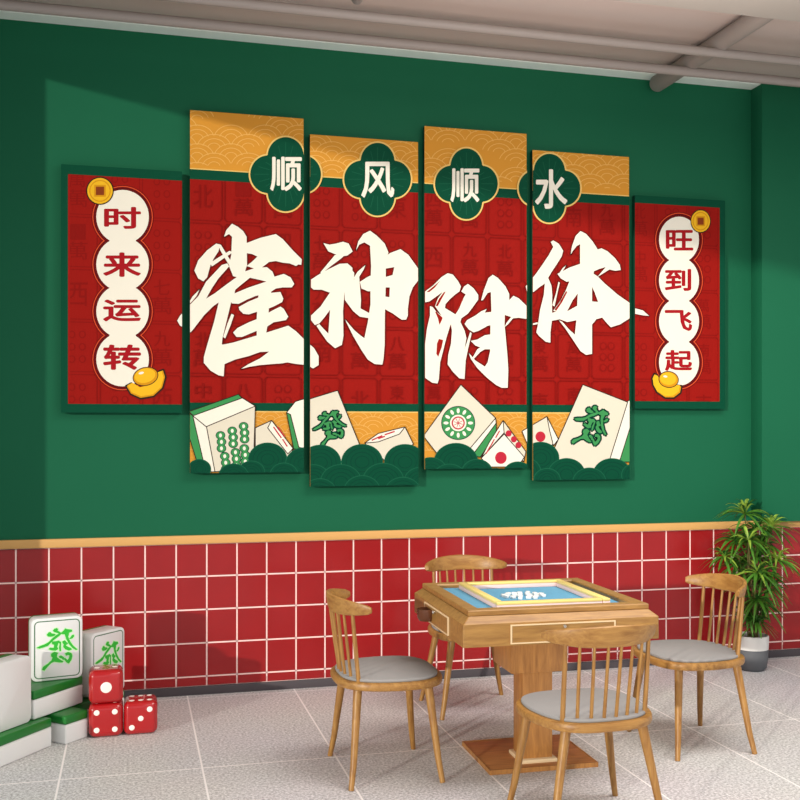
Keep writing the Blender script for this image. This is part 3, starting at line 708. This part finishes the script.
# rails of mahjong tiles on the felt
def trot(x, y):
    dx, dy = x-TX, y-TY; return TX+dx*math.cos(TR)-dy*math.sin(TR), TY+dx*math.sin(TR)+dy*math.cos(TR)
def rail(x0, y0, x1, y1, label):
    t_ = thing('mahjong_tile_row', label, 'game tiles', (*trot((x0+x1)/2, (y0+y1)/2), .7428), TR, 'rows of tiles set out on the felt')
    a_ = ((x1-x0)/2, (y1-y0)/2)
    MB().box((-a_[0], -a_[1], 0), (a_[0], a_[1], .019), 0, .003).build('white_body', 'rackwall', t_)
    MB().box((-a_[0], -a_[1], .0192), (a_[0], a_[1], .031), 0, .003).build('yellow_back', 'racktop', t_)
RX0, RX1, RY0, RY1 = 1.478, 1.985, -1.862, -1.285
rail(RX0, RY0+.035, RX0+.034, RY1, 'long row of yellow-backed tiles on the left of the blue felt')
rail(RX0, RY0, RX1-.036, RY0+.034, 'long row of yellow-backed tiles along the front of the blue felt')
rail(RX1-.034, RY0, RX1, RY1-.036, 'long row of yellow-backed tiles on the right of the blue felt')
rail(RX0+.035, RY1-.034, RX1, RY1, 'long row of yellow-backed tiles along the back of the blue felt')
tile0 = None
spots = []
rnd = random.Random(3)
while len(spots) < 22:
    a_ = rnd.random()*6.283; r_ = .085*math.sqrt(rnd.random()); x = 1.70+r_*math.cos(a_)*1.15; y = -1.56+r_*math.sin(a_)*.9
    if all(math.hypot(x-p[0], y-p[1]) > .0265 for p in spots): spots.append((x, y, rnd.random()*180))
for i, (x, y, rz) in enumerate(spots):
    if tile0 is None:
        o = tile0 = MB().box((-.009, -.0115, 0), (.009, .0115, .013), 0, .002).build('mahjong_tile', 'tw')
    else: o = tile0.copy(); C.objects.link(o)
    o.location = (x, y, .7426); o.rotation_euler = (0, 0, R(rz))
    tag(o, 'small white mahjong tile in the loose pile at the middle of the blue felt', 'mahjong tile', 'loose white tiles in the middle of the table')

# ---------------------------------------------------------------- giant mahjong tiles and dice
def giant(name_label, lx, ly, whiteh, greenh, loc, rz, stand=False, glyph=False, halo=False, height=.345):
    """lying: lx by ly footprint, white below green; standing: width lx, white in front (-y) and green behind"""
    t_ = thing('giant_mahjong_tile', name_label, 'mahjong tile', loc, R(rz), 'oversized mahjong tiles heaped on the floor')
    if not stand:
        MB().box((0, 0, 0), (lx, ly, whiteh), 0, .008, seg=3).build('white_body', 'tw', t_)
        MB().box((0, 0, whiteh+.0005), (lx, ly, whiteh+greenh), 0, .008, seg=3).build('green_back', 'tg', t_)
    else:
        def rr(y0, y1, nm, m):
            mb = MB(); c = .028; out = []
            for cx, cz, a0 in ((lx-c, c, -90), (lx-c, height-c, 0), (c, height-c, 90), (c, c, 180)):
                for k in range(7):
                    a_ = R(a0+15*k); out.append((cx+c*math.cos(a_), cz+c*math.sin(a_)))
            mb.slab(out, 0, y1-y0, .006)
            mb.v = [(x, y1-z, y) for x, y, z in mb.v]
            mb.build(nm, m, t_)
        rr(0, whiteh, 'white_body', 'tw'); rr(whiteh+.0005, whiteh+greenh, 'green_back', 'tg')
        if glyph:
            mb = MB(); ins = .013; c = .022; y = -.0008
            def rring(i_):
                o_ = []
                for cx, cz, a0 in ((lx-ins-c, ins+c, -90), (lx-ins-c, height-ins-c, 0), (ins+c, height-ins-c, 90), (ins+c, ins+c, 180)):
                    for k in range(7):
                        a_ = R(a0+15*k); o_.append((cx+(c-i_)*math.cos(a_), y, cz+(c-i_)*math.sin(a_)))
                return o_
            A, B = rring(0), rring(.0045); n = len(A)
            mb.add(A+B, [(k, (k+1) % n, n+(k+1) % n, n+k) for k in range(n)])
            mb.build('face_border', 'inkline', t_, smooth=0)
            sx = lx*.80; sz = height*.66; ox = lx*.5-sx/2; oz = height*.5+sz/2
            hb, gb = MB(), MB()
            for si, pts in enumerate(FA):
                P = [(ox+p[0]*sx, oz-p[1]*sz) for p in pts]; yy = -.0009-.00003*si
                for k in range(len(P)):
                    (ax, az), (bx, bz) = P[k-1], P[k]; l = math.hypot(bx-ax, bz-az); dx, dz = (bx-ax)/l*.0038, (bz-az)/l*.0038; yk = -.0009-.0000015*(si*22+k)
                    hb.add([(ax-dz, yk, az+dx), (bx-dz, yk, bz+dx), (bx+dz, yk, bz-dx), (ax+dz, yk, az-dx)], [(0, 1, 2, 3)])
                    hb.add([(bx+.0038*math.cos(R(36*h_)), yk-.000001, bz+.0038*math.sin(R(36*h_))) for h_ in range(10)], [tuple(range(10))])
                tri = tessellate_polygon([[Vector((x, z, 0)) for x, z in P]])
                gb.add([(x, -.0015-.00002*si, z) for x, z in P], [tuple(t__) for t__ in tri])
            hb.build('glyph_halo', 'halo', t_, smooth=0); gb.build('glyph', 'glyph', t_, smooth=0)
    return t_
def along(p, deg, d): return (p[0]-d*math.cos(R(deg)), p[1]-d*math.sin(R(deg)))
a0 = along((-.365, -.783), 54, .355)
giant('giant tile lying flat at the lower left, green side up, closest to the frame edge', .355, .25, .092, .042, (a0[0], a0[1], 0), 54)
giant('giant tile lying flat on the floor just left of the dice, green side up', .145, .25, .092, .042, (-.304, -.783, 0), 47)
giant('giant tile lying flat behind the dice, green side up, holding an upright glyph tile', .36, .25, .092, .042, (-.281, -.588, 0), 47)
giant('giant tile lying flat as second layer, green side up, under the large green glyph tile', .335, .25, .092, .042, (-.443, -.816, .136), 51.5)
d0 = along((-.452, -.830), 53, .235)
giant('giant standing tile cut by the frame edge, plain white side showing', .235, .12, .088, .04, (d0[0], d0[1], .136), 53, True, height=.31)
giant('giant upright tile with green glyph, the higher of the two glyph tiles', .240, .115, .096, .018, (-.470, -.645, .272), 12, True, True, height=.305)
giant('giant upright tile with green glyph, partly hidden by the top red die', .235, .12, .105, .018, (-.197, -.515, .136), 47, True, True, height=.33)
PIPS = {1: [(0, 0)], 3: [(-.5, -.5), (0, 0), (.5, .5)], 4: [(-.5, -.5), (.5, -.5), (-.5, .5), (.5, .5)], 6: [(-.5, -.5), (0, -.5), (.5, -.5), (-.5, .5), (0, .5), (.5, .5)], 2: [(-.5, 0), (.5, 0)], 5: [(-.5, -.5), (.5, -.5), (-.5, .5), (.5, .5), (0, 0)]}
def die(label, loc, rz, front, top, side, s=.162):
    t_ = thing('red_die', label, 'die', loc, R(rz), 'oversized red dice beside the tiles')
    h = s/2
    MB().box((-h, -h, 0), (h, h, s), 0, .030, seg=6).build('die_body', 'die', t_)
    def pip(cx, cy, r, fr):
        m_ = MB(); n = 24; vs = []
        for k, (rr_, dep) in enumerate(((r, -.0004), (r*.9, .0006), (r*.4, .001))):
            for q in range(n):
                a_ = 2*math.pi*q/n; x, y = cx+rr_*math.cos(a_), cy+rr_*math.sin(a_)
                vs.append({'f': (x, -h-dep, h+y), 't': (x, y, s+dep), 's': (h+dep, x, h+y), 'l': (-h-dep, x, h+y)}[fr])
        fs = [(i*n+q, i*n+(q+1) % n, (i+1)*n+(q+1) % n, (i+1)*n+q) for i in range(2) for q in range(n)]+[tuple(2*n+q for q in range(n))]
        m_.add(vs, fs).build('pip', 'pip', t_)
    for fr, n_ in (('f', front), ('t', top), ('s', side)):
        for px, py in PIPS[n_]:
            big = n_ == 1
            pip(px*s*.52, py*s*.52, s*(.17 if big else .085), fr)
die('red die on top of another, one large white pip facing out', (-.124, -.634, .1625), 2, 1, 2, 4)
die('red die on the floor under another die, four white pips facing out', (-.123, -.634, 0), 0, 4, 5, 1)
die('red die on the floor, three diagonal pips in front and six on top', (.0415, -.630, 0), 0, 3, 6, 2)

# ---------------------------------------------------------------- potted plant
PXY = (3.728, -.26)
pl = thing('potted_plant', 'leafy green potted palm in a white and grey pot by the tiled wall', 'plant', (PXY[0], PXY[1], 0))
pt = MB().lathe([(.001, 0), (.072, 0), (.088, .018), (.097, .07), (.0995, .132)], 48).build('pot', 'pot_g', pl)
MB().lathe([(.0993, .132), (.101, .165), (.102, .212), (.096, .216), (.094, .210), (.092, .18)], 48).build('pot_band', 'pot_w', pt)['label'] = 'white upper band of the pot'
MB().lathe([(.093, .190), (.05, .196), (.001, .199)], 32).build('soil', 'soil', pl)
rl = random.Random(11)
def at_plane(u, v, Y):
    x, z = at_wall(u, v, Y); return Vector((x-PXY[0], Y-PXY[1], z))
ROS = [(745, 514, -.27, 1.15, 60), (771, 528, -.22, 1.05, 30), (748, 541, -.36, 1.0, 0), (724, 557, -.24, .8, 0), (777, 561, -.28, 1.1, 0), (757, 573, -.38, 1.05, 0),
       (739, 565, -.20, .85, 0), (757, 600, -.33, .95, 0), (768, 588, -.24, .85, 0), (757, 622, -.31, .75, 0), (762, 545, -.17, 1.0, 0), (746, 585, -.22, .8, 0),
       (756, 530, -.25, 1.0, 20), (764, 606, -.22, .8, 0), (748, 612, -.24, .7, 0), (735, 540, -.22, .9, 0), (765, 575, -.30, .9, 0), (758, 558, -.22, 1.0, 0)]
for i, (u, v, Y, sc_, up) in enumerate(ROS):
    c = at_plane(u, v, Y)
    base = Vector((rl.uniform(-.035, .035), rl.uniform(-.03, .03), .2))
    mid = Vector((c.x*.45+base.x*.4, c.y*.45, .2+(c.z-.2)*.55))
    MB().tube([base, mid, c], [.006, .005, .0035], 8).build('stem', 'stem', pl)
    m_ = MB(); nl = 40
    for k in range(nl):
        az = 2*math.pi*k/nl*2.4+rl.uniform(-.2, .2); el = R(rl.uniform(5, 70) if k % 3 else rl.uniform(-25, 20))+R(up)*.25
        L = .19*sc_*rl.uniform(.7, 1.12); wd = .0085*rl.uniform(.8, 1.25)
        d = Vector((math.cos(az)*math.cos(el), math.sin(az)*math.cos(el), math.sin(el)))
        side = Vector((-math.sin(az), math.cos(az), rl.uniform(-.5, .5))).normalized(); vs = []; n = 7
        for q in range(n+1):
            t_ = q/n; p = c+d*L*t_+Vector((0, 0, -1))*L*.55*t_*t_
            p.y = min(p.y, .26-.02-.01 if False else -PXY[1]-.03)
            w_ = wd*math.sin(math.pi*min(.97, .08+t_*.92))**.7; up_ = Vector((0, 0, 1))*w_*.35
            vs += [p-side*w_+up_, p, p+side*w_+up_]
        fs = []
        for q in range(n): fs += [(q*3, q*3+1, q*3+4, q*3+3), (q*3+1, q*3+2, q*3+5, q*3+4)]
        m_.add(vs, fs, 0 if k % 3 == 0 else (1 if (k+i) % 3 == 1 else 2) if i < 6 else (k % 2))
    m_.build('leaf_cluster', ['leafa', 'leafb', 'leafc'], pl, smooth=1)
